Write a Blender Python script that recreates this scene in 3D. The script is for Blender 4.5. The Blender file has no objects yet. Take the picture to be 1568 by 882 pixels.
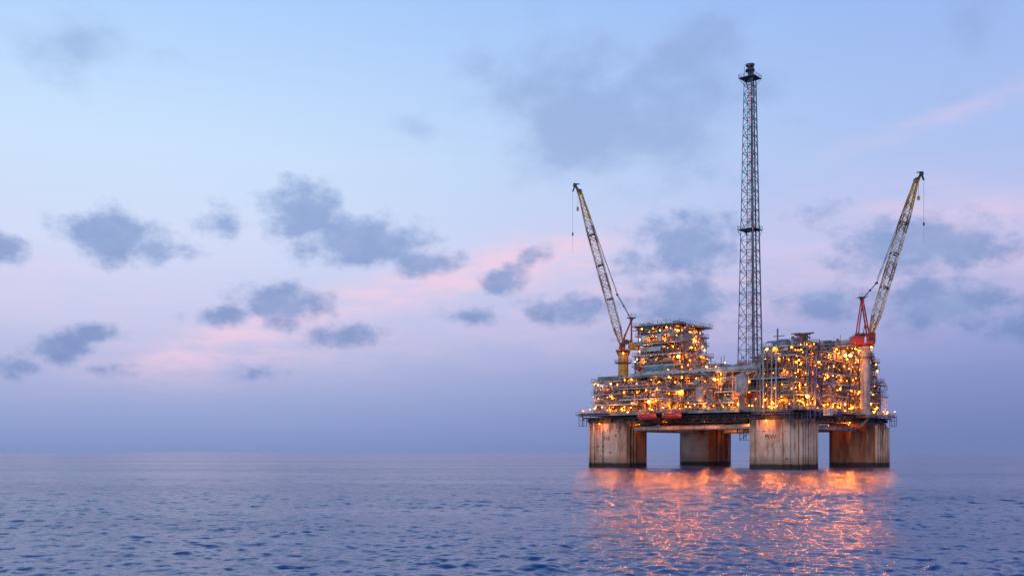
import bpy, math, random
import numpy as np
from mathutils import Vector, Matrix
random.seed(11)
scene = bpy.context.scene
scene.view_settings.view_transform = 'Standard'
scene.view_settings.look = 'None'
scene.view_settings.exposure = 0

def lin(c):
    r = []
    for v in c:
        v = v/255.0
        r.append(v/12.92 if v <= 0.04045 else ((v+0.055)/1.055)**2.4)
    return (r[0], r[1], r[2], 1.0)

# ------------------------------------------------------------------ node helper
class NT:
    def __init__(s, tree):
        s.t = tree; s.n = tree.nodes; s.l = tree.links
    def new(s, typ, **kw):
        n = s.n.new(typ)
        for k, v in kw.items(): setattr(n, k, v)
        return n
    def inp(s, node, i, v):
        if isinstance(v, bpy.types.NodeSocket): s.l.new(v, node.inputs[i])
        elif v is not None: node.inputs[i].default_value = v
    def math(s, op, a, b=None, c=None, clamp=False):
        n = s.new('ShaderNodeMath', operation=op, use_clamp=clamp)
        s.inp(n, 0, a); s.inp(n, 1, b); s.inp(n, 2, c)
        return n.outputs[0]
    def vmath(s, op, a, b=None, out=0):
        n = s.new('ShaderNodeVectorMath', operation=op)
        s.inp(n, 0, a)
        if op == 'SCALE': s.inp(n, 3, b)
        else: s.inp(n, 1, b)
        return n.outputs[out]
    def noise(s, vec, scale, detail=4, rough=0.5, out='Fac', dist=0.0):
        n = s.new('ShaderNodeTexNoise')
        s.inp(n, 'Vector', vec); n.inputs['Scale'].default_value = scale
        n.inputs['Detail'].default_value = detail; n.inputs['Roughness'].default_value = rough
        n.inputs['Distortion'].default_value = dist
        return n.outputs[out]
    def mix(s, f, a, b):
        n = s.new('ShaderNodeMix', data_type='RGBA')
        s.inp(n, 0, f); s.inp(n, 6, a); s.inp(n, 7, b)
        return n.outputs[2]
    def smooth(s, v, lo, hi, tlo=0.0, thi=1.0):
        n = s.new('ShaderNodeMapRange', interpolation_type='SMOOTHSTEP')
        s.inp(n, 0, v); s.inp(n, 1, lo); s.inp(n, 2, hi); s.inp(n, 3, tlo); s.inp(n, 4, thi)
        return n.outputs[0]
    def ramp(s, fac, stops, mode='LINEAR'):
        n = s.new('ShaderNodeValToRGB'); cr = n.color_ramp; cr.interpolation = mode
        while len(cr.elements) < len(stops): cr.elements.new(0.5)
        for e, (p, c) in zip(cr.elements, stops):
            e.position = p; e.color = c
        s.inp(n, 0, fac)
        return n.outputs[0]

# ------------------------------------------------------------------ sky (world)
W = bpy.data.worlds.new("World"); scene.world = W; W.use_nodes = True
w = NT(W.node_tree); w.n.clear()
tc = w.new('ShaderNodeTexCoord')
D = tc.outputs['Generated']
sx = w.new('ShaderNodeSeparateXYZ'); w.l.new(D, sx.inputs[0])
X, Y, Z = sx.outputs
az = w.math('ARCTAN2', X, Y)
hl = w.math('SQRT', w.math('ADD', w.math('MULTIPLY', X, X), w.math('MULTIPLY', Y, Y)))
el = w.math('ARCTAN2', Z, hl)
cmb = w.new('ShaderNodeCombineXYZ'); w.l.new(az, cmb.inputs[0]); w.l.new(el, cmb.inputs[1])
P = cmb.outputs[0]
elf = w.math('DIVIDE', w.math('MAXIMUM', el, 0.0), math.radians(45))
L = w.ramp(elf, [(0, lin((128,148,197))), (.04, lin((148,163,210))), (.09, lin((170,180,221))), (.16, lin((198,203,237))), (.25, lin((210,220,248))),
                 (.36, lin((204,227,253))), (.54, lin((172,208,254))), (1, lin((84,124,206)))])
R = w.ramp(elf, [(0, lin((112,128,178))), (.04, lin((120,134,187))), (.09, lin((134,147,201))), (.16, lin((160,168,218))), (.25, lin((188,194,236))),
                 (.36, lin((172,194,240))), (.54, lin((152,184,242))), (1, lin((78,116,198)))])
base = w.mix(w.smooth(az, math.radians(-22), math.radians(30)), L, R)

def d2(px, py):
    a = math.atan((px-784)/1524.4); e = math.atan((692-py)/1524.4*math.cos(a)); return a, e
nc = w.noise(P, 9.0, 4, 0.55, 'Color')
warp = w.vmath('MULTIPLY', w.vmath('SUBTRACT', nc, (0.5,0.5,0.5)), (0.05,0.025,0))
Pw = w.vmath('ADD', P, warp)
Ps = w.vmath('MULTIPLY', P, (1.0,1.4,1.0))
fbm = w.noise(Ps, 30.0, 7, 0.58)
fbm2 = w.noise(Ps, 8.0, 5, 0.5)

def blobs(lst):
    cur = None
    for px,py,rx,ry,s in lst:
        a,e = d2(px,py)
        v = w.vmath('SUBTRACT', Pw, (a,e,0))
        v = w.vmath('MULTIPLY', v, (1524.4/rx, 1524.4/ry, 0))
        ln = w.vmath('LENGTH', v, None, 1)
        b = w.math('MULTIPLY_ADD', ln, -s, s)
        cur = b if cur is None else w.math('MAXIMUM', cur, b)
    return cur
cl = [(170,358,100,48,1.1),(232,378,48,36,.95),(-5,382,46,28,.9),(345,340,56,38,.6),(460,325,72,60,1.05),(550,368,130,58,1.2),(640,400,80,30,1.0),
      (432,472,86,42,1.1),(340,487,74,20,.75),(100,528,62,34,.95),(150,508,52,24,.75),(18,560,50,20,.8),(525,514,78,26,.9),
      (772,426,58,30,.9),(870,474,88,34,.9),(730,488,70,22,.7),(820,392,44,22,.5),(390,568,60,24,.45),(170,568,38,17,.65),(285,385,54,22,.35),
      (1050,375,115,66,1.0),(1040,462,120,54,.95),(1420,378,165,54,1.1),(1440,470,135,46,1.0),
      (1262,468,80,34,.9),(1545,500,86,36,.7),(1260,330,60,28,.4),(960,395,60,40,.4)]
v = blobs(cl)
dens = w.smooth(w.math('ADD', v, w.math('MULTIPLY', w.math('SUBTRACT', fbm, 0.5), 1.6)), 0.0, 0.70)
soft = blobs([(940,165,270,135,1.0),(870,215,170,80,.9),(1050,90,120,80,.8),(120,60,110,60,.35),(640,186,60,25,.3),(1130,150,90,80,.4),(1500,40,120,60,.2)])
dsoft = w.smooth(w.math('ADD', soft, w.math('MULTIPLY', w.math('SUBTRACT', w.noise(Ps, 13.0, 6, 0.52), 0.5), 1.9)), 0.0, 0.85)
pk = None
for px,py,rx,ry,ang,s in [(640,440,230,26,14,1.1),(800,395,110,26,8,.95),(330,525,150,24,18,.75),(1500,160,170,14,14,.5),(1500,345,190,50,-6,.7),
                          (1300,430,300,60,0,.4),(900,440,200,60,0,.45),(420,540,260,40,4,.45),(100,440,200,50,0,.3),(1000,520,260,40,0,.25)]:
    a,e = d2(px,py); t = math.radians(ang)
    q = w.vmath('SUBTRACT', Pw, (a,e,0))
    rot = w.new('ShaderNodeVectorRotate', rotation_type='Z_AXIS'); w.l.new(q, rot.inputs['Vector']); rot.inputs['Angle'].default_value = -t
    q = w.vmath('MULTIPLY', rot.outputs[0], (1524.4/rx, 1524.4/ry, 0))
    ln = w.vmath('LENGTH', q, None, 1)
    g = w.math('MULTIPLY', w.math('EXPONENT', w.math('MULTIPLY', w.math('MULTIPLY', ln, ln), -1.0)), s)
    pk = g if pk is None else w.math('ADD', pk, g)
pn = w.noise(w.vmath('MULTIPLY', P, (1.0,4.0,1.0)), 14.0, 5, 0.55)
pkf = w.math('MULTIPLY', pk, w.smooth(pn, 0.3, 0.68, 0.25, 1.0), clamp=True)
col = w.mix(w.math('MULTIPLY', pkf, 0.78), base, lin((242,208,230)))
ccol = w.mix(w.smooth(el, 0.05, 0.3), lin((116,140,191)), lin((139,165,213)))
ccol = w.mix(w.smooth(fbm, 0.35, 0.65, 0.3, 0.0), ccol, lin((168,188,228)))
col = w.mix(w.math('MULTIPLY', dens, 0.84), col, ccol)
col = w.mix(w.math('MULTIPLY', dsoft, 0.64), col, lin((142,166,214)))
bg = w.new('ShaderNodeBackground'); w.l.new(col, bg.inputs[0]); bg.inputs[1].default_value = 1.0
out = w.new('ShaderNodeOutputWorld'); w.l.new(bg.outputs[0], out.inputs[0])
W.cycles.sampling_method = 'MANUAL'; W.cycles.sample_map_resolution = 256

# ------------------------------------------------------------------ materials
def mat_paint(name, c, rough=0.55, rust=0.25, metal=0.0, var=0.25, streak=True):
    m = bpy.data.materials.new(name); m.use_nodes = True
    t = NT(m.node_tree); b = t.n['Principled BSDF']
    co = t.new('ShaderNodeTexCoord').outputs['Object']
    n1 = t.noise(co, 0.35, 3, 0.6)
    sc = t.vmath('MULTIPLY', co, (1.4,1.4,0.16)) if streak else co
    n2 = t.noise(sc, 0.9, 4, 0.65)
    dark = tuple(x*(1-var*1.6) for x in c)+(1,)
    lite = tuple(min(1,x*(1+var)) for x in c)+(1,)
    a = t.mix(t.smooth(n1, 0.3, 0.7), dark, lite)
    f = t.smooth(n2, 0.62-rust*0.35, 0.80-rust*0.35)
    a = t.mix(t.math('MULTIPLY', f, 0.85), a, (0.13,0.055,0.025,1))
    t.l.new(a, b.inputs['Base Color']); b.inputs['Roughness'].default_value = rough; b.inputs['Metallic'].default_value = metal
    return m
def mat_emit(name, c, s):
    m = bpy.data.materials.new(name); m.use_nodes = True
    t = NT(m.node_tree); t.n.clear()
    e = t.new('ShaderNodeEmission'); e.inputs[0].default_value = c; e.inputs[1].default_value = s
    o = t.new('ShaderNodeOutputMaterial'); t.l.new(e.outputs[0], o.inputs[0]); return m
M = {}
M['grey']  = mat_paint('weathered_grey_paint', (0.11,0.12,0.14))
M['pale']  = mat_paint('pale_grey_paint', (0.30,0.31,0.32), rust=0.3)
M['white'] = mat_paint('white_pipe_paint', (0.54,0.52,0.49), rust=0.3)
M['fascia']= mat_paint('deck_edge_paint', (0.30,0.40,0.44), rust=0.15)
M['boomw'] = mat_paint('cream_boom_paint', (0.62,0.56,0.47), rust=0.2)
M['teal']  = mat_paint('blue_green_paint', (0.10,0.20,0.25), rust=0.15)
M['dark']  = mat_paint('dark_steel', (0.03,0.035,0.045), rust=0.3)
M['blue']  = mat_paint('blue_paint', (0.03,0.06,0.20), rust=0.2)
M['red']   = mat_paint('red_paint', (0.36,0.035,0.03), rust=0.1)
M['orange']= mat_paint('lifeboat_red_paint', (0.62,0.05,0.03), rust=0.0, rough=0.35, var=.1)
M['yellow']= mat_paint('yellow_crane_paint', (0.55,0.30,0.05), rust=0.25)
M['tan']   = mat_paint('tan_insulation', (0.30,0.21,0.14), rust=0.35)
M['rust']  = mat_paint('rusty_steel', (0.17,0.08,0.045), rust=0.55)
M['tower'] = mat_paint('flare_tower_steel', (0.09,0.14,0.18), rust=0.1)
M['bulb']  = mat_emit('sodium_lamp_glow', (1.0,0.21,0.007,1), 70)
M['bulbo'] = mat_emit('dim_sodium_lamp_glow', (1.0,0.22,0.012,1), 8)
M['bulbw'] = mat_emit('warm_lamp_glow', (1.0,0.45,0.10,1), 24)
M['bulbr'] = mat_emit('red_beacon_glow', (1.0,0.03,0.02,1), 3)
M['flood'] = mat_emit('floodlight_glow', (1.0,0.24,0.010,1), 130)
M['window']= mat_emit('lit_window_glow', (1.0,0.5,0.2,1), 1.0)

def mat_column(name, cream, rustlo, amt):
    m = bpy.data.materials.new(name); m.use_nodes = True
    t = NT(m.node_tree); b = t.n['Principled BSDF']
    co = t.new('ShaderNodeTexCoord').outputs['Object']
    s = t.new('ShaderNodeSeparateXYZ'); t.l.new(co, s.inputs[0]); z = s.outputs[2]
    n1 = t.noise(co, 0.16, 4, 0.6)
    n2 = t.noise(t.vmath('MULTIPLY', co, (1,1,0.14)), 0.38, 6, 0.62)
    n3 = t.noise(co, 1.1, 5, 0.7)
    a = t.mix(t.smooth(n1, 0.3, 0.7), tuple(x*0.70 for x in cream)+(1,), tuple(cream)+(1,))
    vor = t.new('ShaderNodeTexVoronoi'); vor.distance='CHEBYCHEV'; vor.inputs['Scale'].default_value=0.2; t.l.new(co, vor.inputs['Vector'])
    sv = t.new('ShaderNodeSeparateXYZ'); t.l.new(vor.outputs['Color'], sv.inputs[0])
    a = t.mix(t.math('MULTIPLY', t.smooth(sv.outputs[0],0.3,1.0),0.55), a, (0.40,0.22,0.13,1))
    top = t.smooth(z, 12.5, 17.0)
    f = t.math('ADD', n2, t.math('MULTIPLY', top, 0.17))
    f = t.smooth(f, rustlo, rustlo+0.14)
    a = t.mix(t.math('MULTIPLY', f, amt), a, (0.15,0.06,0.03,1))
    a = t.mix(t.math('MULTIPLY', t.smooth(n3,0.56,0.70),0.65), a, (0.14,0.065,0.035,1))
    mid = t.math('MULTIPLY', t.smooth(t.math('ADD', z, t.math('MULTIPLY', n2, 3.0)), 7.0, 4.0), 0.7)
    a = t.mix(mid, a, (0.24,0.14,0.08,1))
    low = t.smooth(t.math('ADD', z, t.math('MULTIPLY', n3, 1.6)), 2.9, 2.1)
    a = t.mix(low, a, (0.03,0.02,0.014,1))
    t.l.new(a, b.inputs['Base Color']); b.inputs['Roughness'].default_value = 0.7
    return m
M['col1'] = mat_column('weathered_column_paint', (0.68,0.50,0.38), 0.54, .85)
M['col2'] = mat_column('rust_and_shade_column_paint', (0.40,0.21,0.12), 0.45, .88)  # rust plus shade painted into the colour, for inner, side and rear faces

# ------------------------------------------------------------------ mesh builder
class B:
    def __init__(s): s.v=[]; s.f=[]; s.m=[]; s.names=[]
    def mi(s, k):
        if k not in s.names: s.names.append(k)
        return s.names.index(k)
    def add(s, vs, fs, k):
        o=len(s.v); s.v.extend(vs); i=s.mi(k)
        for f in fs: s.f.append(tuple(o+j for j in f)); s.m.append(i)
    def box(s, x0,x1,y0,y1,z0,z1,k):
        s.add([(x0,y0,z0),(x1,y0,z0),(x1,y1,z0),(x0,y1,z0),(x0,y0,z1),(x1,y0,z1),(x1,y1,z1),(x0,y1,z1)],
              [(0,3,2,1),(4,5,6,7),(0,1,5,4),(1,2,6,5),(2,3,7,6),(3,0,4,7)], k)
    def frame(s,p,q):
        p=Vector(p);q=Vector(q);d=(q-p).normalized()
        u=Vector((0,0,1)) if abs(d.z)<0.95 else Vector((0,1,0))
        a=d.cross(u).normalized(); b=a.cross(d).normalized(); return p,q,a,b
    def beam(s,p,q,w_,k,h=None):
        h=h or w_; p,q,a,b=s.frame(p,q); a=a*w_/2; b=b*h/2
        vs=[tuple(c) for c in (p-a-b,p+a-b,p+a+b,p-a+b,q-a-b,q+a-b,q+a+b,q-a+b)]
        s.add(vs,[(0,1,2,3),(7,6,5,4),(4,5,1,0),(5,6,2,1),(6,7,3,2),(7,4,0,3)],k)
    def cyl(s,p,q,r,k,n=8,r2=None):
        r2=r if r2 is None else r2
        p,q,a,b=s.frame(p,q); vs=[]
        for c,rr in((p,r),(q,r2)):
            for i in range(n):
                t=2*math.pi*i/n; vs.append(tuple(c+a*math.cos(t)*rr+b*math.sin(t)*rr))
        fs=[(i,(i+1)%n,n+(i+1)%n,n+i) for i in range(n)]+[tuple(range(n-1,-1,-1)),tuple(range(n,2*n))]
        s.add(vs,fs,k)
    def vessel(s,p,q,r,k,n=12):
        P_=Vector(p);Q=Vector(q);d=(Q-P_).normalized()
        s.cyl(P_,Q,r,k,n); s.cyl(Q,Q+d*r*.35,r*.98,k,n,r*.7); s.cyl(Q+d*r*.352,Q+d*r*.5,r*.69,k,n,r*.25)
        s.cyl(P_-d*.002,P_-d*r*.35,r*.98,k,n,r*.7); s.cyl(P_-d*r*.352,P_-d*r*.5,r*.69,k,n,r*.25)
    def sph(s,c,r,k,n=8,m=5,sc=(1,1,1)):
        vs=[];fs=[]
        for j in range(1,m):
            t=math.pi*j/m
            for i in range(n):
                a=2*math.pi*i/n; vs.append((c[0]+r*sc[0]*math.sin(t)*math.cos(a),c[1]+r*sc[1]*math.sin(t)*math.sin(a),c[2]+r*sc[2]*math.cos(t)))
        vs.append((c[0],c[1],c[2]+r*sc[2])); vs.append((c[0],c[1],c[2]-r*sc[2])); T=len(vs)-2
        for j in range(m-2):
            for i in range(n): fs.append((j*n+i,(j+1)*n+i,(j+1)*n+(i+1)%n,j*n+(i+1)%n))
        for i in range(n):
            fs.append((T,i,(i+1)%n)); fs.append((T+1,(m-2)*n+(i+1)%n,(m-2)*n+i))
        s.add(vs,fs,k)
    def rail(s,p,q,k='grey',h=1.15,step=1.9):
        p=Vector(p);q=Vector(q);L_=(q-p).length;n=max(1,int(L_/step))
        for z in(h,h*.55): s.beam(p+Vector((0,0,z)),q+Vector((0,0,z)),.07,k)
        for i in range(n+1):
            c=p.lerp(q,i/n); s.beam(c,c+Vector((0,0,h)),.08,k)
    def obj(s,name,parent=None,smooth=False):
        me=bpy.data.meshes.new(name); me.from_pydata(s.v,[],s.f); 
        for k in s.names: me.materials.append(M[k])
        me.polygons.foreach_set('material_index',s.m); me.update()
        o=bpy.data.objects.new(name,me); scene.collection.objects.link(o)
        if parent: o.parent=parent
        return o
def empty(name,loc=(0,0,0),rz=0):
    e=bpy.data.objects.new(name,None); e.location=loc; e.rotation_euler=(0,0,rz); scene.collection.objects.link(e); return e

RZ=math.atan2(-45,53); C=Vector((91,399,0)); RM=Matrix.Rotation(RZ,3,'Z')
def l2w(x,y,z): return C+RM@Vector((x,y,z))
rig=empty('offshore_oil_platform',C,RZ)
rnd=random.random
def U(a,b): return a+(b-a)*rnd()
PAL=['grey','grey','pale','white','teal','dark','dark','tan','rust','rust','red']
bulbs=[]; lamps=[]

# ------------------------------------------------------------------ hull
H=B(); HC=34.75; hw=9.0; ch=2.3
def column(cx,cy,mats):
    o=[(-hw+ch,-hw),(hw-ch,-hw),(hw,-hw+ch),(hw,hw-ch),(hw-ch,hw),(-hw+ch,hw),(-hw,hw-ch),(-hw,-hw+ch)]
    for i in range(8):
        a=o[i];b=o[(i+1)%8]
        H.add([(cx+a[0],cy+a[1],-12),(cx+b[0],cy+b[1],-12),(cx+b[0],cy+b[1],17),(cx+a[0],cy+a[1],17)],[(0,1,2,3)],mats[i])
    H.add([(cx+a[0],cy+a[1],17) for a in o],[tuple(range(8))],mats[0])
    for z in (4.4,8.9,13.2):
        for i in range(8):
            a=o[i];b=o[(i+1)%8]
            H.beam((cx+a[0]*1.003,cy+a[1]*1.003,z),(cx+b[0]*1.003,cy+b[1]*1.003,z),.10,mats[i],.14)
    for i in range(8):
        a=o[i]; H.beam((cx+a[0]*1.003,cy+a[1]*1.003,-2),(cx+a[0]*1.003,cy+a[1]*1.003,17),.16,mats[i])
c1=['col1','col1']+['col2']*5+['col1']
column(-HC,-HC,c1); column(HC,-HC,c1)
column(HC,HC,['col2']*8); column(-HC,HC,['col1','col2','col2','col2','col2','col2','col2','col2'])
def tubes_x(face,y0,y1,n,k,r=.5):
    for i in range(n):
        y=y0+(y1-y0)*i/(n-1)+U(-.15,.15)
        H.cyl((face+r+.25,y,-4),(face+r+.25,y,U(15.5,17.4)),r*U(.75,1.1),k,8)
        for z in(3,7.5,12,15.5): H.beam((face,y,z),(face+r+.3,y,z),.35,'rust')
def tubes_y(face,x0,x1,n,k,r=.5):
    for i in range(n):
        x=x0+(x1-x0)*i/(n-1)+U(-.15,.15)
        H.cyl((x,face-r-.25,-4),(x,face-r-.25,U(15.5,17.4)),r*U(.75,1.1),k,8)
        for z in(3,7.5,12,15.5): H.beam((x,face,z),(x,face-r-.3,z),.35,'rust')
tubes_x(HC+hw,-HC-6.5,-HC+6.5,7,'col1',.62)
tubes_y(-HC-hw,HC+4.6,HC+7.2,2,'col1',.45)
tubes_x(HC+hw,HC-6.5,HC+6.8,6,'col1',.6)
tubes_y(-HC-hw,-HC-6.8,-HC-5.0,2,'col1',.4)
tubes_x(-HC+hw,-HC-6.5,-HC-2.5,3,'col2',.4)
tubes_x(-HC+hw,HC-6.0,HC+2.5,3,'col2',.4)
for (x,y) in((-HC-1,-HC-hw-.3),(HC-6,-HC-hw-.3),(HC-2,HC-hw-.3)):
    H.beam((x,y,1),(x,y,17),.09,'dark'); H.beam((x+.6,y,1),(x+.6,y,17),.09,'dark')
    for i in range(32): H.beam((x,y,1+i*.5),(x+.6,y,1+i*.5),.05,'dark')
for k_ in range(26):
    cx=random.choice((-HC,HC)); x=cx+U(-6,6); z=U(3,15); H.box(x,x+U(.3,.9),-HC-hw-.14,-HC-hw-.003,z,z+U(.2,.8),'rust')
for y in(-HC-2,HC): H.cyl((-HC+hw,y,14.9),(HC-hw,y,14.9),.95,'white',14)
for x in(-HC,HC+2): H.cyl((x,-HC+hw,14.9),(x,HC-hw,14.9),.95,'white',14)
for i in range(16):
    x=U(-22,22);y=U(-30,30)
    H.cyl((x,y,U(12.0,15)),(x,y,17.1),U(.15,.4),random.choice(['grey','dark','rust']),8)
for i in range(22):
    y=U(-40,40); x0=U(-40,0); H.cyl((x0,y,U(15.2,16.7)),(x0+U(10,40),y,16.2),U(.15,.35),random.choice(['grey','dark','pale','rust']),8)
for z in range(10,17,2): H.box(19,21.5,-36,-33,z,z+.12,'grey'); H.rail((19,-36,z+.12),(21.5,-36,z+.12),'grey')
for (x,y) in((19,-36),(21.5,-36),(19,-33),(21.5,-33)): H.beam((x,y,10),(x,y,17.1),.2,'grey')
for z in range(10,15,2): H.beam((19,-36.1,z),(21.5,-36.1,z+2),.2,'grey')
H.obj('hull_columns',rig)

# ------------------------------------------------------------------ lower deck box
DK=B(); E=45.4
DK.box(-44.5,44.5,-44.5,44.5,18.9,19.35,'dark')
for (x0,x1,y0,y1) in((-43,-26,-43,-26),(26,43,-43,-26),(26,43,26,43),(-43,-26,26,43)): DK.box(x0,x1,y0,y1,17.003,18.9,'dark')
for i in range(-4,5):
    t=i*10.6
    DK.beam((t,-44,18.2),(t,44,18.2),.5,'dark',1.3); DK.beam((-44,t,18.1),(44,t,18.1),.5,'dark',1.1)
def truss(p,q,z0,z1,n,k,w_=.35):
    p=Vector(p);q=Vector(q)
    DK.beam((p.x,p.y,z0),(q.x,q.y,z0),w_,k); DK.beam((p.x,p.y,z1),(q.x,q.y,z1),w_,k)
    for i in range(n):
        a=p.lerp(q,i/n);b=p.lerp(q,(i+1)/n);m_=p.lerp(q,(i+.5)/n)
        DK.beam((a.x,a.y,z0),(m_.x,m_.y,z1),w_*.7,k); DK.beam((m_.x,m_.y,z1),(b.x,b.y,z0),w_*.7,k); DK.beam((a.x,a.y,z0),(a.x,a.y,z1),w_*.7,k)
truss((-26,-44.0,0),(26,-44.0,0),16.6,18.8,12,'dark'); truss((44.0,-26,0),(44.0,26,0),16.6,18.8,12,'dark')
truss((-44.0,-26,0),(-44.0,26,0),16.6,18.8,12,'dark'); truss((-26,44.0,0),(26,44.0,0),16.6,18.8,12,'dark')
DK.box(-E,E,-46.5,E,20.0,20.4,'grey')
DK.box(-E-.1,30,-46.9,-46.51,19.8,20.7,'teal'); DK.box(E+.01,E+.4,-30,E,19.8,20.6,'grey')
for a in range(-44,46,4):
    DK.beam((a,-44.5,18.0),(a,-46.6,20.0),.2,'dark'); DK.beam((44.3,a,18.0),(E,a,20.0),.2,'dark')
for (p,q) in (((-E,-46.7,20.4),(E,-46.7,20.4)),((E+.2,-46.6,20.4),(E+.2,E,20.4)),((-E-.1,-46.6,20.4),(-E-.1,E,20.4)),((-E,E,20.4),(E,E,20.4))): DK.rail(p,q,'pale')
for (x0,x1,y0,y1,z) in((-46.6,-45.6,-47,-38,20.4),(-46.6,-45.6,-30,-10,19),(45.9,47.6,-46,-36,20.2),(45.9,47.6,26,43,19.8),(30,44,-48.6,-47,19.0),(-44,-30,-48.0,-47,20.9),(45.9,48,4,16,20),(-16,4,-48.4,-47,20.4)):
    DK.box(x0,x1,y0,y1,z-.25,z,'grey'); 
    DK.rail((x0,y0,z),(x1,y0,z),'pale'); DK.rail((x1,y0,z),(x1,y1,z),'pale'); DK.rail((x0,y1,z),(x1,y1,z),'pale'); DK.rail((x0,y0,z),(x0,y1,z),'pale')
    bulbs.append(((x0+x1)/2,(y0+y1)/2,z+1.8,.16,'bulb'))
for (x,y) in((-45.2,-44),(46.0,43),(46.8,-42),(43,-47.4)):
    for z in(16.2,18.4):
        DK.box(x-1,x+1,y-1.2,y+1.2,z-.15,z,'dark'); DK.rail((x-1,y-1.2,z),(x+1,y-1.2,z),'grey'); DK.rail((x+1,y-1.2,z),(x+1,y+1.2,z),'grey')
    for sx_ in(-1,1):
        DK.beam((x+sx_,y-1.2,16),(x+sx_,y-1.2,20.3),.15,'grey'); DK.beam((x+sx_,y+1.2,16),(x+sx_,y+1.2,20.3),.15,'grey')
DK.obj('lower_deck',rig)

# ------------------------------------------------------------------ topside modules
def stair(b,p,q,k='pale',w_=1.0):
    p=Vector(p);q=Vector(q); n=int(abs(q.z-p.z)/.35)
    side=Vector((q.y-p.y,p.x-q.x,0)).normalized()*w_/2
    for s_ in(-1,1):
        b.beam(p+side*s_,q+side*s_,.14,k,.3); b.beam(p+side*s_+Vector((0,0,1.1)),q+side*s_+Vector((0,0,1.1)),.08,k)
    for i in range(n):
        c=p.lerp(q,i/n); b.beam(c-side,c+side,.25,k,.05)
def equip(b,x,y,z,h,ax):
    t=rnd(); k=random.choice(PAL)
    if t<.25:
        L_=U(2.5,5.5); r=U(.5,1.05); zz=z+r+U(.3,.8)
        d=(L_/2,0,0) if ax=='x' else (0,L_/2,0)
        b.vessel((x-d[0],y-d[1],zz),(x+d[0],y+d[1],zz),r,random.choice(['pale','white','grey','tan']))
        for s_ in(-.6,.6): b.box(x+d[0]*s_-.3,x+d[0]*s_+.3,y+d[1]*s_-.3,y+d[1]*s_+.3,z,zz-r*.6,'grey')
    elif t<.42:
        r=U(.45,1.1); b.vessel((x,y,z+.5),(x,y,z+h*U(.5,.9)),r,random.choice(['pale','white','grey','teal','tan']))
        b.cyl((x,y,z),(x,y,z+.4),r*.8,'dark',10)
    elif t<.56:
        sx_=U(.8,2.4);sy_=U(.8,2.4);hh=h*U(.3,.7); b.box(x-sx_/2,x+sx_/2,y-sy_/2,y+sy_/2,z,z+hh,k)
        b.box(x-sx_/2-.06,x+sx_/2+.06,y-sy_/2-.06,y+sy_/2+.06,z+hh+.002,z+hh+.1,'dark')
        for i in range(3): b.beam((x-sx_/2-.05,y-sy_/2-.05,z+hh*(i+.5)/3),(x+sx_/2+.05,y-sy_/2-.05,z+hh*(i+.5)/3),.07,'dark')
    else:
        for i in range(random.randint(3,6)):
            r=U(.08,.28); x1=x+U(-1.5,1.5); y1=y+U(-1.5,1.5); zt=z+U(.5,.95)*h
            b.cyl((x1,y1,z),(x1,y1,zt),r,k,6)
            if ax=='x': b.cyl((x1-U(0,3),y1,zt),(x1+U(0,3),y1,zt),r,k,6)
            else: b.cyl((x1,y1-U(0,3),zt),(x1,y1+U(0,3),zt),r,k,6)
            b.cyl((x1,y1,z+h*.4),(x1,y1,z+h*.4+.25),r*1.8,random.choice(['red','dark','grey','yellow']),8)
def facerun(b,x0,x1,y0,y1,z,h,face):
    hor = face in 'SN'; a0,a1=(x0,x1) if hor else (y0,y1)
    fixed={'S':y0,'N':y1,'E':x1,'W':x0}[face]; inw={'S':1,'N':-1,'E':-1,'W':1}[face]
    def pt(a,d,zz): return (a,fixed+inw*d,zz) if hor else (fixed+inw*d,a,zz)
    L_=a1-a0
    for i in range(int(3+h*1.0)):
        s0=a0+U(0,.6)*L_; s1=min(a1,s0+U(.15,.6)*L_); zz=z+U(.15,.95)*h; d=U(-.5,2.2); r=U(.07,.26); k=random.choice(PAL)
        b.cyl(pt(s0,d,zz),pt(s1,d,zz),r,k,6)
        for e in(s0,s1):
            z2=z+U(-.3,1.2)*h; b.cyl(pt(e,d,zz),pt(e,d,z2),r,k,6)
    for i in range(int(L_/2.2)):
        a=U(a0,a1); d=U(-.4,2.5); b.cyl(pt(a,d,z),pt(a,d,z+h*U(.5,1)),U(.06,.22),random.choice(PAL),6)
    for i in range(int(L_/5)):
        a=U(a0+1,a1-1); zz=z+U(.1,.8)*h; s_=U(.3,1.1)
        p=pt(a,-U(.3,.7),zz); b.box(p[0]-s_,p[0]+s_,p[1]-.4,p[1]+.4,zz,zz+U(.4,1.6),random.choice(PAL)) if hor else b.box(p[0]-.4,p[0]+.4,p[1]-s_,p[1]+s_,zz,zz+U(.4,1.6),random.choice(PAL))
        b.beam(pt(a,-.4,z+U(0,.5)*h),pt(a+U(-4,4),U(-.5,1),z+U(.6,1.1)*h),U(.12,.3),random.choice(PAL))
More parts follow.
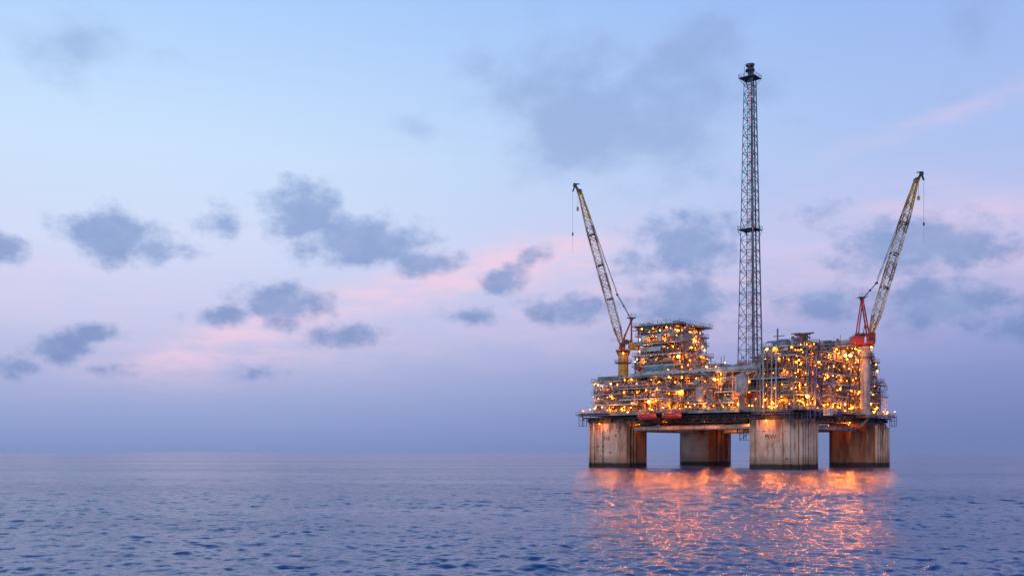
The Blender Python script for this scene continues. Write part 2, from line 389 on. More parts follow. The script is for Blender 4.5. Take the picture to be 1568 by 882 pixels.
def block(b,x0,x1,y0,y1,zs,bay=5.0,deck='grey',fascia='grey',fill=1.0,core=True,lampstep=5.0,roofrail=True,brace=.5,faces='SENW'):
    nx=max(1,round((x1-x0)/bay)); ny=max(1,round((y1-y0)/bay))
    xs=[x0]+[x0+(x1-x0)*i/nx+U(-.8,.8) for i in range(1,nx)]+[x1]; ys=[y0]+[y0+(y1-y0)*i/ny+U(-.8,.8) for i in range(1,ny)]+[y1]
    for li,z in enumerate(zs):
        last=li==len(zs)-1
        if li>0:
            ov=.9
            b.box(x0-ov,x1+ov,y0-ov,y1+ov,z-.25,z,deck)
            for (p,q) in (((x0-ov,y0-ov-.06),(x1+ov,y0-ov-.06)),((x1+ov+.06,y0-ov),(x1+ov+.06,y1+ov)),((x0-ov-.06,y0-ov),(x0-ov-.06,y1+ov)),((x0-ov,y1+ov+.06),(x1+ov,y1+ov+.06))):
                b.beam((p[0],p[1],z-.2),(q[0],q[1],z-.2),.1,fascia,.46)
        if not last or roofrail:
            if li>0:
                o_=.85
                b.rail((x0-o_,y0-o_,z),(x1+o_,y0-o_,z),'pale'); b.rail((x1+o_,y0-o_,z),(x1+o_,y1+o_,z),'pale'); b.rail((x0-o_,y0-o_,z),(x0-o_,y1+o_,z)); b.rail((x0-o_,y1+o_,z),(x1+o_,y1+o_,z))
        if last: break
        zt=zs[li+1]-.25; h=zt-z
        for x in xs:
            for y in ys:
                if x in(x0,x1) or y in(y0,y1): b.beam((x,y,z),(x,y,zt),U(.28,.42),random.choice(['grey','pale','grey','dark']))
        for i in range(nx):
            for y in(y0,y1):
                if rnd()<brace:
                    if rnd()<.5: m_=(xs[i]+xs[i+1])/2; b.beam((xs[i],y,z),(m_,y,zt),.24,'grey'); b.beam((xs[i+1],y,z),(m_,y,zt),.24,'grey')
                    else: b.beam((xs[i],y,z),(xs[i+1],y,zt),.28,'pale')
        for i in range(ny):
            for x in(x0,x1):
                if rnd()<brace:
                    if rnd()<.5: m_=(ys[i]+ys[i+1])/2; b.beam((x,ys[i],z),(x,m_,zt),.24,'grey'); b.beam((x,ys[i+1],z),(x,m_,zt),.24,'grey')
                    else: b.beam((x,ys[i+1],z),(x,ys[i],zt),.28,'pale')
        if core:
            mx=max(3.2,min((x1-x0)*.2,5)); my=max(3.2,min((y1-y0)*.2,5))
            xx=x0+mx
            while xx<x1-mx-1:
                wdt=min(U(2.5,5.5),x1-mx-xx); yy=y0+my+U(0,1.5)
                if rnd()<.85 and y1-my-U(0,1.5)-yy>1: b.box(xx,xx+wdt-.3,yy,y1-my-U(0,1.5),z,z+h*U(.55,.98),random.choice(['grey','tan','dark','rust','dark']))
                xx+=wdt
            yy=y0+my
            while yy<y1-my-1:
                wdt=min(U(2.5,5.5),y1-my-yy)
                if rnd()<.6 : b.box(x1-mx-1.4,x1-mx+U(.1,1),yy,yy+wdt-.4,z,z+h*U(.5,.97),random.choice(['grey','dark','dark','rust','teal']))
                yy+=wdt
        for f in faces: facerun(b,x0,x1,y0,y1,z,h,f)
        for y_,ax in((y0,'x'),(y1,'x')):
            a=x0+1
            while a<x1-1:
                if rnd()<.8*fill: equip(b,a,y_+(1.9 if y_==y0 else -1.9),z,h,'x')
                a+=U(1.8,3.6)
        for x_ in(x1,x0):
            a=y0+1
            while a<y1-1:
                if rnd()<.8*fill: equip(b,x_+(-1.9 if x_==x1 else 1.9),a,z,h,'y')
                a+=U(1.8,3.6)
        for face in faces:
            hor=face in 'SN'; a0,a1=(x0,x1) if hor else (y0,y1)
            fixed={'S':y0-.15,'N':y1+.15,'E':x1+.15,'W':x0-.15}[face]; inw={'S':1,'N':-1,'E':-1,'W':1}[face]
            a=a0+U(.3,lampstep*.4)
            while a<a1:
                d=random.choice([-.6,-.3,.2,.9]); zz=zt-U(.3,h*.6); r=random.choice([.08,.1,.12,.15,.24])
                p=(a,fixed+inw*d) if hor else (fixed+inw*d,a)
                bulbs.append((p[0],p[1],zz,r,random.choice(['bulb','bulb','bulb','bulb','bulbo','bulbw'])))
                a+=U(.4,1.6)*lampstep*.85
            if face in 'SE':
                nl=max(1,round((a1-a0)/11)); 
                for i in range(nl):
                    a=a0+(i+U(.3,.7))*(a1-a0)/nl; d=U(.2,1.4)
                    p=(a,fixed+inw*d) if hor else (fixed+inw*d,a); lamps.append((p[0],p[1],zt-U(.5,h*.5)))

T=B()
block(T,-41.5,-28,-41.5,-10,[20.4,24.6,28.6,33.6],bay=5.5,fascia='fascia',brace=.6,lampstep=4.2)
block(T,-26.5,-7,-44,-12,[20.4,26.0,30.2,34.5],bay=6.3,fascia='fascia',brace=.5,lampstep=4.6,roofrail=False)
block(T,-5,13,-43,-12,[20.4,25.0,29.4,34.2],bay=6.6,fascia='teal',brace=.5,lampstep=4.6,roofrail=False)
block(T,15,30,-44,-12,[20.4,27.4,34.5],bay=5.5,fascia='fascia',brace=.7,lampstep=4.4,roofrail=False)
block(T,32,43.2,-44,-21,[20.4,25.6,30.0,34.5],bay=5,fascia='teal',brace=.8,lampstep=4.2,roofrail=False)
block(T,26,42.6,-19,3,[20.4,26.5,30.8,34.5],bay=5.5,fascia='fascia',brace=.6,lampstep=4.2,roofrail=False,faces='E')
block(T,26,43.2,5,23,[20.4,25.2,29.6,34.5],bay=5.5,fascia='teal',brace=.7,lampstep=4.2,roofrail=False,faces='E')
block(T,26,41.5,25,41,[20.4,25.6,30.4,34.2],bay=5,fascia='fascia',brace=.6,lampstep=4.2,faces='EN')
block(T,-42.5,26,10,41.5,[20.4,27.6,34.0],bay=9,brace=.4,lampstep=9,faces='WN')
T.box(-26,41,-42,40,34.3,34.62,'grey')
for z,x0,x1 in((24.0,-38,-18),(31.0,-30,-14),(23.4,4,22),(31.2,22,43),(28.6,-12,2)):
    T.box(x0,x1,-46.2,-43.9,z-.2,z,'grey'); T.beam((x0,-46.3,z-.1),(x1,-46.3,z-.1),.08,'fascia',.4); T.rail((x0,-46.2,z),(x1,-46.2,z),'pale')
for z,y0,y1 in((24.0,-30,-8),(31.9,-40,-22),(32.2,14,38),(27.8,26,40),(28,-10,2)):
    T.box(42.6,45.0,y0,y1,z-.2,z,'grey'); T.beam((45.1,y0,z-.1),(45.1,y1,z-.1),.08,'grey',.4); T.rail((45.0,y0,z),(45.0,y1,z),'pale')
T.box(-22,31.5,-45.9,-45.02,34.66,35.5,'fascia'); T.box(-20,-2,-44.3,-43.9,35.55,36.3,'pale'); T.box(6,31,-44.3,-38,35.6,36.1,'fascia')
T.box(-40,-29,-41,-38,33.62,35.4,'grey')
for (x,y) in((-36,-46.3),(-8,-47.4),(10,-47.4)):
    stair(T,(x,y,20.4),(x+5,y,24)); stair(T,(x+5,y,24),(x,y,27.6)); stair(T,(x,y,27.6),(x+5,y,31)); stair(T,(x+5,y,31),(x,y,34.5))
for y in(-20,32):
    stair(T,(45.4,y,20.4),(45.4,y+5,24)); stair(T,(45.4,y+5,24),(45.4,y,27.6)); stair(T,(45.4,y,27.6),(45.4,y+5,31)); stair(T,(45.4,y+5,31),(45.4,y,34.5))
T.vessel((25.5,-47.2,26.5),(25.5,-47.2,32.0),2.3,'pale',20); T.cyl((25.5,-47.2,20.4),(25.5,-47.2,25.4),1.2,'grey',12)
T.vessel((8.5,-46.2,24.5),(8.5,-46.2,28.5),1.5,'pale',16)
T.vessel((12.5,-46.2,23.5),(12.5,-46.2,27.5),1.2,'grey',16)
for i,x in enumerate((30.9,32.0,33.2)): T.cyl((x,-46.2,19.5),(x,-46.2,38+i*1.5),.28,['grey','teal','pale'][i],8)
for i in range(46):
    x=U(-1,29); y=random.choice([-41,-39,-36,-25,-22,-16]); equip(T,x,y,34.66,U(2.2,5.0),'x')
    if i%3==0: bulbs.append((x,y-1,34.66+U(1.5,3.6),.12,'bulb'))
for i in range(10): x=U(0,29); T.beam((x,-40,34.66),(x,-40,34.66+U(3,6)),.16,'grey')
T.rail((-1,-45.4,35.5),(31,-45.4,35.5),'pale')
T.obj('production_decks',rig)

A=B()
block(A,-25,-5,-37.2,-14,[34.5,39.0,43.2],bay=5.5,deck='pale',fascia='fascia',fill=.9,brace=.7,lampstep=3.8)
block(A,-24,-6.5,-36.5,-15,[43.2,47.6,50.8],bay=4.8,deck='pale',fascia='fascia',fill=1,brace=.6,lampstep=3.6)
block(A,-24,-8,-36.5,-16,[50.8,54.1],bay=4.8,deck='grey',fascia='grey',fill=1,brace=.6,lampstep=4.2,roofrail=False)
A.box(-20,-6.5,-39.0,-38.3,37.0,38.5,'teal')
A.box(-22,-13,-38.6,-37.8,44.3,46.0,'fascia')
A.box(-9,-4.4,-36.2,-30,47.62,49.9,'pale')
A.box(-26,-4.5,-38.4,-13,54.25,54.6,'fascia')
A.rail((-26,-38.4,54.6),(-4.5,-38.4,54.6),'pale'); A.rail((-4.5,-38.4,54.6),(-4.5,-13,54.6),'pale'); A.rail((-26,-38.4,54.6),(-26,-13,54.6),'pale')
for i in range(6): x=-24+i*3; A.box(x,x+U(1,2.4),-36,-30,54.61,54.61+U(.4,1.2),random.choice(['grey','pale','dark']))
for i in range(10):
    x=U(-25,-5);y=U(-37,-14); A.beam((x,y,54.6),(x,y,54.9+U(.6,2.0)),.12,'grey')
for i in range(4):
    A.box(-22+i*3.1,-20.9+i*3.1,-37.0,-36.9,U(44.6,45),46.2,'window')
stair(A,(-3.0,-36,34.7),(-3.0,-30,39)); stair(A,(-3.0,-30,39),(-3.0,-36,43.2)); stair(A,(-4.2,-36,43.2),(-4.2,-30,47.6)); stair(A,(-4.2,-30,47.6),(-4.2,-36,50.8)); stair(A,(-4.6,-36,50.8),(-4.6,-30,54.2))
A.vessel((-20.4,-37.9,48.3),(-20.4,-37.9,50.0),1.3,'white',14); A.vessel((-13.5,-37.9,48.3),(-13.5,-37.9,49.8),1.1,'white',14)
A.vessel((-11.5,-37.9,40.6),(-7.5,-37.9,40.6),1.0,'tan',14)
block(A,-3,2,-34,-20,[34.66,38.6],bay=4,lampstep=3.5)
A.obj('utility_block',rig)

Pm=B()
block(Pm,32,42.8,-43.4,-34,[34.5,39.0,42.2],bay=4,fascia='fascia',lampstep=3.4)
block(Pm,33,42,-31.5,-23,[34.5,38.8,41.6,44.6],bay=4,fascia='grey',lampstep=3.4)
block(Pm,29,42.4,-20,-9,[34.5,38.6,42.0],bay=4.4,fascia='fascia',lampstep=3.4)
block(Pm,31,41.6,-6.5,1,[34.5,39.6,44.6],bay=4,fascia='grey',lampstep=3.2)
block(Pm,28,42.6,3.5,8,[34.5,39.5],bay=5,fascia='pale',lampstep=3.2)
block(Pm,26,41.4,14,22.6,[34.5,38.8,43.0,47.0],bay=4.4,fascia='fascia',lampstep=3.4)
block(Pm,28,41.6,25,31,[34.5,39.2,44.0,48.0],bay=4,fascia='teal',lampstep=3.4)
block(Pm,28,41,33.4,38.6,[34.5,39.0,42.0],bay=4.5,fascia='fascia',lampstep=3.4)
block(Pm,6,24,0,30,[34.7,40.0,43.5],bay=6,fascia='grey',lampstep=5)
block(Pm,22.8,28,-30,-12,[34.66,38.0],bay=4,fascia='fascia',lampstep=4)
roofs=[(32,42,-43,-34,42.2),(33,42,-31,-23,44.6),(29,42,-20,-9,42),(31,41,-6,1,44.6),(28,42,3,8,39.5),(26,41,14,22,47.0),(28,41,25,31,48.0),(28,41,33,38,42.0),(6,24,0,30,43.5)]
for (x0,x1,y0,y1,z) in roofs:
    for i in range(11):
        x=U(x0+1,x1-1);y=U(y0+1,y1-1);t=rnd()
        if t<.35: Pm.beam((x,y,z),(x,y,z+U(1.5,4.8)),.14,random.choice(['grey','pale']))
        elif t<.7: equip(Pm,x,y,z,U(2,4.5),'x')
        elif t<.85: Pm.cyl((x,y,z),(x,y,z+U(1.2,3.4)),U(.25,.6),random.choice(['pale','grey','rust']),10)
        else: Pm.vessel((x-1.6,y,z+1.3),(x+1.6,y,z+1.3),.8,'pale')
for i in range(4): Pm.cyl((33+i*1.6,-46.0,20.5),(33+i*1.6,-46.0,U(38,42)),.28,random.choice(['grey','pale','tan','rust']),8)
for i in range(5): Pm.cyl((45.2,-38+i*2.0,U(22,30)),(45.2,-38+i*2.0,U(36,41)),.28,random.choice(['grey','pale','tan','teal']),8)
Pm.cyl((35.5,-40,42.2),(35.5,-40,48.6),.3,'grey',8); Pm.beam((34.0,-40,46.0),(38,-40,46.0),.26,'grey'); Pm.box(36.5,39.5,-41,-39,42.3,44.6,'teal')
for x in(45.8,47.8):
    for y in(-37,-33): Pm.beam((x,y,17.5),(x,y,34),.32,'blue')
for z in(18.5,22,26,30,33.6):
    Pm.beam((45.8,-37,z),(47.8,-37,z),.26,'blue'); Pm.beam((47.8,-37,z),(47.8,-33,z),.26,'blue')
for z in(18.5,22,26,30): Pm.beam((47.8,-37,z),(47.8,-33,z+3.6),.2,'blue')
Pm.box(45.9,48.4,-26,-23.5,18.6,21.2,'white'); Pm.box(45.9,48.2,-19,-15,19,20.4,'blue')
Pm.obj('process_modules',rig)

for (x,y,z) in((43.9,-2.0,41.5),(43.9,3.0,41.9),(45.0,-38,24.8),(-5,-39,41.5),(24,-46.9,22.5),(-14,-45.2,24.6),(13.5,-45.2,31.6)):
    bulbs.append((x+.5,y-.3,z,.5,'flood')); lamps.append((x+1.3,y-1.0,z))
for i in range(26):
    bulbs.append((U(-45,45),-46.95,U(20.9,23),random.choice([.1,.13,.17]),'bulb'))
    bulbs.append((45.9,U(-45,45),U(20.9,23),random.choice([.1,.13,.17]),'bulb'))
for i in range(7): lamps.append((-42+i*13,-47.9,22.6))
for i in range(5): lamps.append((47.4,-38+i*18,22.6))
for (x,y) in((-24,-36),(-8,-42),(8,-42),(24,-38),(38,-22),(45.2,0),(36,22),(-20,10),(20,10),(-20,30),(22,36),(-36,-45.6),(34,-45.6)):
    lamps.append((x,y,16.4)); bulbs.append((x,y,16.75,.13,'bulb'))
Ms=B()
mx,my=3.0,-38.0
Ms.cyl((mx,my,34.5),(mx,my,49.0),.42,'tan',10,.28); Ms.beam((mx-2.4,my,49.0),(mx+2.2,my,48.7),.4,'pale'); Ms.beam((mx-1.9,my,48.6),(mx-.2,my,46.6),.2,'pale'); Ms.beam((mx+1.9,my,48.6),(mx+.2,my,46.6),.2,'pale')
Ms.cyl((mx-2.2,my,49),(mx-2.2,my,51),.14,'pale',6); Ms.sph((mx+2.0,my,49.3),.5,'pale')
for z in range(36,48,1): Ms.beam((mx-.3,my-.5,z),(mx+.3,my-.5,z),.06,'grey')
Ms.obj('signal_mast',rig)

Lb=B()
for (x,y,z,r,k) in bulbs:
    Lb.sph((x,y,z),r,k,8,5)
    Lb.box(x-r*.9,x+r*.9,y-r*.9,y+r*.9,z+r*1.02,z+r*1.02+.12,'dark')
Lb.obj('deck_lamps',rig)
print('bulbs',len(bulbs),'lamps',len(lamps))
for i,(x,y,z) in enumerate(lamps):
    ld=bpy.data.lights.new('sodium_lamp','POINT'); ld.energy=U(700,2400) if z>17 else 1000; ld.color=(1.0,0.24,0.018); ld.shadow_soft_size=.3
    lo=bpy.data.objects.new('sodium_lamp',ld); lo.location=(x,y,z); lo.parent=rig; scene.collection.objects.link(lo)

bm=bpy.data.materials.new('black_stencil'); bm.use_nodes=True
bm.node_tree.nodes['Principled BSDF'].inputs['Base Color'].default_value=(0.06,0.04,0.035,1)
for txt,x in(('NE',-34.6),('NW',33.2)):
    cu=bpy.data.curves.new('column_letters','FONT'); cu.body=txt; cu.size=2.3; cu.extrude=.01; cu.materials.append(bm)
    o=bpy.data.objects.new('column_letters',cu); o.location=(x-.6,-HC-hw-.03,10.4); o.rotation_euler=(math.pi/2,0,0); o.parent=rig; scene.collection.objects.link(o)

# ------------------------------------------------------------------ lifeboats
def lifeboat(x):
    e=empty('lifeboat',l2w(x,-49.8,18.9),RZ)
    b=B()
    secs=[(-4.1,.1,.35),(-3.7,.85,.9),(-2.5,1.3,1.25),(0,1.45,1.35),(2.5,1.3,1.25),(3.7,.85,.95),(4.1,.1,.4)]
    n=12; vs=[]; fs=[]
    for (px,ry,rz) in secs:
        for i in range(n):
            t=2*math.pi*i/n; zz=math.sin(t); vs.append((px,ry*math.cos(t),rz*zz*(1.0 if zz>0 else .95)))
    for j in range(len(secs)-1):
        for i in range(n): fs.append((j*n+i,j*n+(i+1)%n,(j+1)*n+(i+1)%n,(j+1)*n+i))
    b.add(vs,fs,'orange')
    b.box(1.4,2.8,-.6,.6,1.05,1.85,'orange'); b.box(1.5,2.7,-.62,-.603,1.4,1.7,'dark')
    b.beam((-3.6,-1.3,.05),(3.6,-1.3,.05),.12,'dark')
    for i in range(5): b.box(-2.6+i*.9,-2.2+i*.9,-1.4,-1.15,.5,.72,'dark')
    b.obj('hull_and_canopy',e)
    d=B()
    for s_ in(-2.6,2.6):
        d.beam((s_,3.4,1.9),(s_,2.2,4.6),.3,'yellow'); d.beam((s_,2.2,4.6),(s_,-.2,4.4),.3,'yellow'); d.beam((s_,0,4.4),(s_,0,1.2),.07,'dark')
    d.obj('davit',e)
lifeboat(-11.5); lifeboat(-1.0)

# ------------------------------------------------------------------ flare tower
ft=empty('flare_tower',l2w(20,-30,34.5),RZ)
F=B(); Ht=107.5
def sd(z): return 3.25+(1.55-3.25)*z/Ht
cor=[(-1,-1),(1,-1),(1,1),(-1,1)]
npan=30; zs=[0]
for i in range(npan): zs.append(zs[-1]+ (4.3-1.5*i/npan))
zs=[z*Ht/zs[-1] for z in zs]
for (cx,cy) in cor:
    thick=.5 if cx>0 else .3
    F.cyl((cx*sd(0),cy*sd(0),0),(cx*sd(Ht),cy*sd(Ht),Ht),thick/2+.04,'tower',8,thick/2-.03)
for j in range(npan):
    z0,z1=zs[j],zs[j+1]; a0,a1=sd(z0),sd(z1)
    for i in range(4):
        c0=cor[i];c1_=cor[(i+1)%4]
        F.beam((c0[0]*a1,c0[1]*a1,z1),(c1_[0]*a1,c1_[1]*a1,z1),.13,'tower')
        if j%2: F.beam((c0[0]*a0,c0[1]*a0,z0),(c1_[0]*a1,c1_[1]*a1,z1),.15,'tower')
        else: F.beam((c1_[0]*a0,c1_[1]*a0,z0),(c0[0]*a1,c0[1]*a1,z1),.15,'tower')
F.obj('lattice',ft)
F2=B()
def tp(fx,fy,z): return (fx*sd(z),fy*sd(z),z)
for (fx,fy,r,k,top) in((.55,-.3,.45,'tower',Ht+1),(.75,.35,.3,'tower',Ht),(.3,.1,.22,'tower',Ht),(.95,-.75,.16,'tower',Ht-8)):
    F2.cyl(tp(fx,fy,-1),tp(fx,fy,top),r,k,10,r*.75)
for j in range(0,npan,1):
    z=zs[j]; F2.beam(tp(.1,-.95,z),tp(.95,.6,z),.12,'tower')
for j in range(4,npan,2):
    if rnd()<.8: 
        z=zs[j]; a=sd(z); F2.box(a*.75,a*.75+.45,-a-.35,-a*.95,z,z+U(1.2,3.4),'red')
z=0
while z<Ht-1:
    F2.beam(tp(.35,-1.05,z),(sd(z)*.35+.55,-sd(z)*1.05,z),.05,'tower'); z+=.45
F2.beam(tp(.35,-1.05,0),tp(.35,-1.05,Ht),.08,'tower'); F2.beam(tp(.62,-1.05,0),tp(.75,-1.05,Ht),.08,'tower')
F2.obj('flare_risers',ft)
F3=B()
for z,ext in((52.3,.9),(Ht,1.5)):
    a=sd(z)+ext
    F3.box(-a,a,-a,a,z-.15,z+.05,'tower')
    for i in range(4):
        c0=cor[i];c1_=cor[(i+1)%4]; F3.rail((c0[0]*a,c0[1]*a,z+.05),(c1_[0]*a,c1_[1]*a,z+.05),'tower')
        F3.beam((c0[0]*a,c0[1]*a,z),(c0[0]*sd(z-2.5),c0[1]*sd(z-2.5),z-2.5),.14,'tower')
z=Ht
for (x,y,r,h) in((0,0,.5,4.6),(.9,.2,.32,4.0),(-.8,.4,.28,3.8),(.2,-.9,.3,4.2),(-.3,.9,.25,3.6),(1.0,-.7,.22,3.2)):
    F3.cyl((x,y,z),(x,y,z+h),r,'dark',10); F3.cyl((x,y,z+h*.75),(x,y,z+h+.25),r*1.35,'dark',10,r*1.7)
F3.cyl((0,0,z+2.6),(0,0,z+3.1),1.7,'dark',14); F3.cyl((0,0,z+4.4),(0,0,z+5.0),1.5,'tower',14,1.7)
F3.cyl((-1.5,-1.5,z),(-1.5,-1.5,z+4.2),.08,'dark',6)
F3.obj('flare_tip_platform',ft)
F4=B()
F4.sph((1.6,-1.8,Ht*.93),.22,'bulbr'); F4.sph((2.4,-2.5,52),.22,'bulbr'); F4.sph((-1.9,-1.9,Ht*.75),.18,'bulbr'); F4.sph((2.0,-2.2,Ht*.6),.16,'bulbr')
F4.obj('beacon_lamps',ft)

# ------------------------------------------------------------------ cranes
def crane(base, zdeck, zped, foot, tip, top, colors, ped_r):
    e=empty('pedestal_crane',(base[0],base[1],zdeck)); e_inv=Matrix.Translation(-Vector((base[0],base[1],zdeck)))
    def put(bb,name):
        o=bb.obj(name,e); o.data.transform(e_inv); return o
    bx,by=base; cp,chs,cb=colors
    s=1 if tip[0]>foot[0] else -1
    b=B()
    b.cyl((bx,by,zdeck),(bx,by,zped-1.2),ped_r,cp,20); b.cyl((bx,by,zped-1.2),(bx,by,zped),ped_r,cp,20,ped_r*1.35); b.cyl((bx,by,zped+.002),(bx,by,zped+.7),ped_r*1.3,'dark',20)
    b.cyl((bx,by,zped-4),(bx,by,zped-3.8),ped_r*1.7,'grey',16)
    for i in range(12):
        t=2*math.pi*i/12; t2=2*math.pi*(i+1)/12; r=ped_r*1.68
        b.rail((bx+r*math.cos(t),by+r*math.sin(t),zped-3.8),(bx+r*math.cos(t2),by+r*math.sin(t2),zped-3.8),'grey')
    for z in range(int(zdeck)+1,int(zped)-2): b.beam((bx-ped_r-.3,by-.3,z),(bx-ped_r-.3,by+.3,z),.08,'grey')
    put(b,'pedestal')
    h=B(); z=zped+.7
    h.box(bx-2.8,bx+2.8,by-2.2,by+2.2,z,z+.6,chs)
    h.box(bx-3.6*s-1.5,bx-3.6*s+2.6,by-1.9,by+1.9,z+.62,z+3.3,chs)
    h.cyl((bx-1.2*s,by-1.5,z+3.6),(bx-1.2*s,by+1.5,z+3.6),.9,'dark',14); h.cyl((bx-3.0*s,by-1.3,z+4.0),(bx-3.0*s,by+1.3,z+4.0),.6,'dark',14)
    h.box(bx+.6*s-1.0,bx+.6*s+1.0,by-4.2,by-2.25,z+.2,z+2.9,cb); h.box(bx+.6*s-.85,bx+.6*s+.85,by-4.25,by-4.203,z+1.2,z+2.6,'dark')
    h.rail((bx-5,by-2.2,z+3.3),(bx,by-2.2,z+3.3),'grey')
    h.box(foot[0]-1,foot[0]+1,by-1.9,by-1.5,z+.6,foot[2]+.3,chs); h.box(foot[0]-1,foot[0]+1,by+1.5,by+1.9,z+.6,foot[2]+.3,chs)
    put(h,'machinery_house')
    a=B(); tx,ty,tz=top
    for dy in(-1.4,1.4):
        a.beam((bx+1.6*s,by+dy,z+.5),(tx,ty+dy*.6,tz),.45,cb); a.beam((bx-3.2*s,by+dy,z+3.2),(tx,ty+dy*.6,tz),.38,cb)
        a.beam((bx-.5*s,by+dy,z+3.5),(bx+1.0*s+(tx-bx)*.45,by+dy*.8,z+.5+(tz-z)*.5),.25,cb)
    a.beam((tx,ty-1.2,tz),(tx,ty+1.2,tz),.6,cb); a.cyl((tx,ty-1.0,tz+.2),(tx,ty+1.0,tz+.2),.65,'dark',12)
    for f in(.35,.65): a.beam(Vector((bx+1.6*s,by-1.4,z+.5)).lerp(Vector((tx,ty-.84,tz)),f),Vector((bx+1.6*s,by+1.4,z+.5)).lerp(Vector((tx,ty+.84,tz)),f),.25,cb)
    a.box(tx-1.6,tx+1.6,ty-1.6,ty+1.6,tz+.7,tz+.8,'grey'); a.rail((tx-1.6,ty-1.6,tz+.8),(tx+1.6,ty-1.6,tz+.8),'grey'); a.beam((tx,ty,tz+.8),(tx,ty,tz+2.8),.1,'grey')
    put(a,'a_frame')
    o=B(); p=Vector(foot); q=Vector(tip); d=(q-p).normalized(); Ln=(q-p).length
    side=Vector((0,1,0)); nrm=d.cross(side).normalized()
    def wd(t):
        if t<.12: return .55+ (1.35-.55)*t/.12
        if t>.75: return 1.35-(1.35-.6)*(t-.75)/.25
        return 1.35
    n=26
    def pt(t,i):
        sx_,sy_=cor[i]; w_=wd(t); return p+d*Ln*t+nrm*sx_*w_+side*sy_*w_*1.05
    def cm(t): 
        return 'yellow' if (t<.07 or t>.80) else ('boomw' if (int(t*9)%3) else 'tan')
    for j in range(n):
        t0,t1=j/n,(j+1)/n; k=cm((t0+t1)/2)
        for i in range(4):
            o.beam(pt(t0,i),pt(t1,i),.42,k)
            i2=(i+1)%4
            o.beam(pt(t1,i),pt(t1,i2),.16,k)
            o.beam(pt(t0,i if j%2 else i2),pt(t1,i2 if j%2 else i),.2,k)
    for t in(.30,.52,.72):
        for i in range(4): o.beam(pt(t,i),pt(t,(i+1)%4),.4,'dark')
    o.beam(q-nrm*.6,q+nrm*.6,1.0,'yellow')
    for dd in(-.5,0,.5): o.cyl(q+Vector((0,dd-.1,0)),q+Vector((0,dd+.1,0)),1.0,'dark',14)
    q2=q+d*1.3+Vector((s*1.5,0,1.2)); o.beam(q,q2,.7,'dark'); o.beam(q-d*3+nrm*(1 if nrm.x*s>0 else -1)*.6,q2,.4,'yellow')
    o.cyl(q2+Vector((0,-.3,0)),q2+Vector((0,.3,0)),.8,'dark',12)
    q3=q2+Vector((s*.9,0,-2.4)); o.beam(q2,q3,.55,'dark')
    o.beam(q2+Vector((-1.8*s,0,.5)),q2+Vector((.7*s,0,.8)),.35,'dark')
    put(o,'boom')
    c=B()
    back=Vector((-s,0,0)); up=q-d*6+nrm*(-1 if nrm.x*s>0 else 1)*1.1
    mid=p+d*Ln*.33+back*3.6
    for dy in(-.9,.9):
        v_=Vector((0,dy,0)); c.beam(up+v_,mid+v_*.6,.12,'dark'); c.beam(mid+v_*.6,Vector(top)+v_*.6,.16,'dark')
    c.beam(mid+Vector((0,-.7,0)),mid+Vector((0,.7,0)),.7,'dark'); 
    m2=mid.lerp(Vector(top),.45); c.beam(m2+Vector((0,-.5,0)),m2+Vector((0,.5,0)),.6,'dark')
    c.beam(q-d*10,mid+Vector((0,0,1.5)),.08,'dark')
    hk=q3+Vector((0,0,-16)); c.beam(q3,hk,.07,'dark'); c.box(hk.x-.25,hk.x+.25,hk.y-.25,hk.y+.25,hk.z-1.2,hk.z,'dark'); c.beam(hk+Vector((0,0,-1.2)),hk+Vector((0,0,-8)),.05,'dark')
    h2=q+Vector((s*.8,0,-1)); c.beam(h2,h2+Vector((0,0,-5)),.08,'dark'); c.box(h2.x-.4,h2.x+.4,h2.y-.4,h2.y+.4,h2.z-6.4,h2.z-5,'yellow')
    put(c,'rigging')
    l=B(); l.sph((bx+.6*s,by-4.6,zped-.6),.3,'bulb'); l.sph((tx,ty-1.8,tz-2),.16,'bulbr'); put(l,'work_lamp')
    return e
wl=l2w(-30,-38,0); wr=l2w(47,10.5,0)
crane((wl.x,wl.y),33.6,44.5,(wl.x-.5,wl.y,47.5),(26.5,wl.y,107.5),(wl.x+3.2,wl.y,57.5),('yellow','yellow','red'),2.0)
crane((wr.x,wr.y),19.8,45.5,(wr.x+2.2,wr.y,50.5),(153.0,wr.y,108.5),(wr.x-1.2,wr.y,63.5),('pale','red','red'),1.9)
S=B(); S.box(44,49.6,7.5,13.5,18.8,19.79,'grey'); S.beam((44.5,10.5,14.5),(48.5,10.5,18.8),.8,'grey'); S.obj('crane_sponson',rig)

# ------------------------------------------------------------------ sea : one disc with real waves
ms=bpy.data.materials.new('sea_water'); ms.use_nodes=True
t=NT(ms.node_tree); b=t.n['Principled BSDF']
geo=t.new('ShaderNodeNewGeometry'); pos=geo.outputs['Position']
pr=t.vmath('MULTIPLY',pos,(0.8,1.0,1.0))
nb=t.vmath('SUBTRACT',t.noise(pr,1.7,4,0.7,'Color',0.5),(.5,.5,.5))
patch=t.noise(t.vmath('MULTIPLY',pos,(0.22,1,1)),0.011,5,0.65)
sv=t.vmath('SCALE',nb,t.smooth(patch,0.35,0.65,0.45,1.0))
sv=t.vmath('MULTIPLY',sv,(1,1,0))
nn=t.vmath('NORMALIZE',t.vmath('ADD',sv,geo.outputs['Normal']))
t.l.new(nn,b.inputs['Normal'])
b.inputs['Base Color'].default_value=(0.003,0.042,0.17,1); b.inputs['IOR'].default_value=1.33
t.l.new(t.smooth(patch,0.35,0.65,0.13,0.22),b.inputs['Roughness'])
M['sea']=ms
G=0.0030
rs=[0.0]+list(np.geomspace(6,36,16,endpoint=False))
r_=36.0
while r_<600: rs.append(r_); r_*=1+G
while r_<30000: rs.append(r_); r_*=1.05
rs.append(30000.0); rs=np.array(rs)
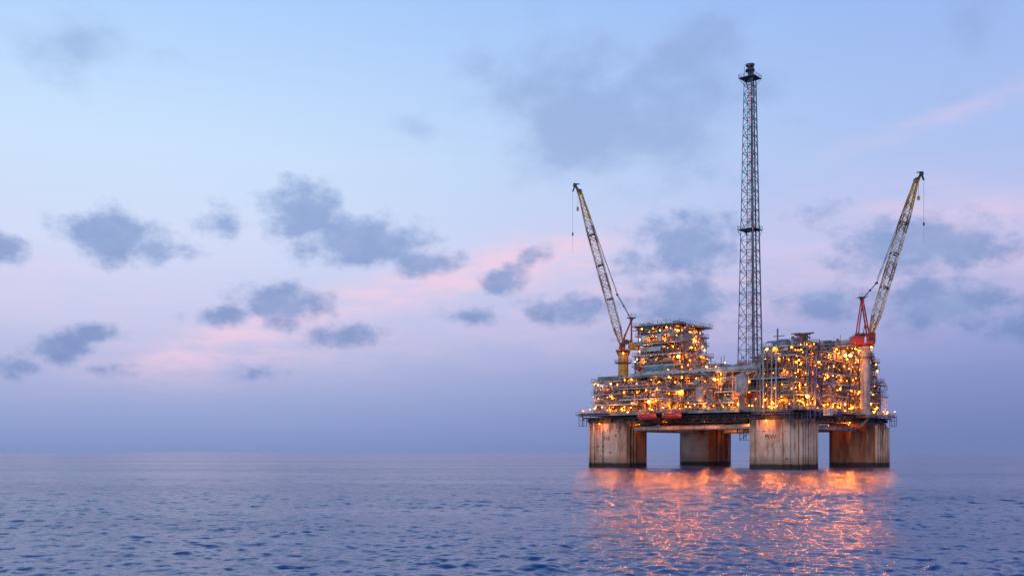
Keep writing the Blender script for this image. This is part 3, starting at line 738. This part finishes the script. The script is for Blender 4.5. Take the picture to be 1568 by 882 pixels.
th=np.concatenate([np.linspace(-math.pi,-0.70,36,endpoint=False),np.linspace(-0.70,0.70,800),np.linspace(0.70,math.pi,37)[1:-1]])
nr,nt=len(rs),len(th)
RR,TH=np.meshgrid(rs,th,indexing='ij'); XX=RR*np.sin(TH); YY=RR*np.cos(TH)
cell=np.maximum(RR*G,0.05); cell[RR>600]*=15; cell=np.where(np.abs(TH)>0.70,RR*0.07+.3,cell)
rg=np.random.RandomState(21); ZZ=np.zeros_like(XX)
N=110
for i in range(N):
    lam=0.36*(8/0.36)**((i+rg.uniform(0,.9))/(N-1.0)); ang=rg.normal(math.radians(250),0.9); kx,ky=math.cos(ang),math.sin(ang); k=2*math.pi/lam
    slope=0.032 if lam<2.4 else 0.015
    fade=np.clip((lam/cell-2.0)/2.0,0,1)
    ph=(XX*kx+YY*ky)*k+rg.uniform(0,6.28)
    ZZ+=fade*(slope/k)*(np.sin(ph)+0.25*np.sin(2*ph+1.57))
gust=0.85+0.25*np.sin(XX*0.021+YY*0.047+1.0)*np.sin(XX*-0.033+YY*0.019+0.4)+0.12*np.sin(XX*0.09+YY*0.13)
ZZ*=gust
co_=np.stack([XX,YY,ZZ],-1).reshape(-1,3).astype(np.float32)
idx=np.arange(nr*nt).reshape(nr,nt); nx_=np.roll(idx,-1,axis=1)
q=np.stack([idx[:-1],idx[1:],nx_[1:],nx_[:-1]],-1).reshape(-1,4)[:, ::-1]
me=bpy.data.meshes.new('sea'); me.vertices.add(len(co_)); me.vertices.foreach_set('co',co_.ravel())
me.loops.add(q.size); me.loops.foreach_set('vertex_index',q.ravel().astype(np.int32))
me.polygons.add(len(q)); me.polygons.foreach_set('loop_start',(np.arange(len(q))*4).astype(np.int32)); 
me.polygons.foreach_set('use_smooth',np.ones(len(q),dtype=bool))
me.update(calc_edges=True); me.validate(); me.materials.append(ms)
if me.polygons[len(me.polygons)//2].normal.z<0: me.flip_normals()
so_=bpy.data.objects.new('sea',me); scene.collection.objects.link(so_)

# ------------------------------------------------------------------ sun (soft afterglow) & camera
sl=bpy.data.lights.new('sun','SUN'); sl.energy=1.0; sl.angle=math.radians(25); sl.color=(1.0,0.80,0.68)
so=bpy.data.objects.new('sun',sl); scene.collection.objects.link(so)
dirv=Vector((0.42,0.85,-0.32)); so.rotation_euler=dirv.to_track_quat('-Z','Y').to_euler()
cam=bpy.data.cameras.new('camera'); co=bpy.data.objects.new('camera',cam); scene.collection.objects.link(co)
co.location=(0,0,5.8); co.rotation_euler=(math.pi/2,0,0); cam.lens=35; cam.sensor_width=36; cam.shift_y=251/1568; cam.clip_end=80000; cam.clip_start=0.5
scene.camera=co
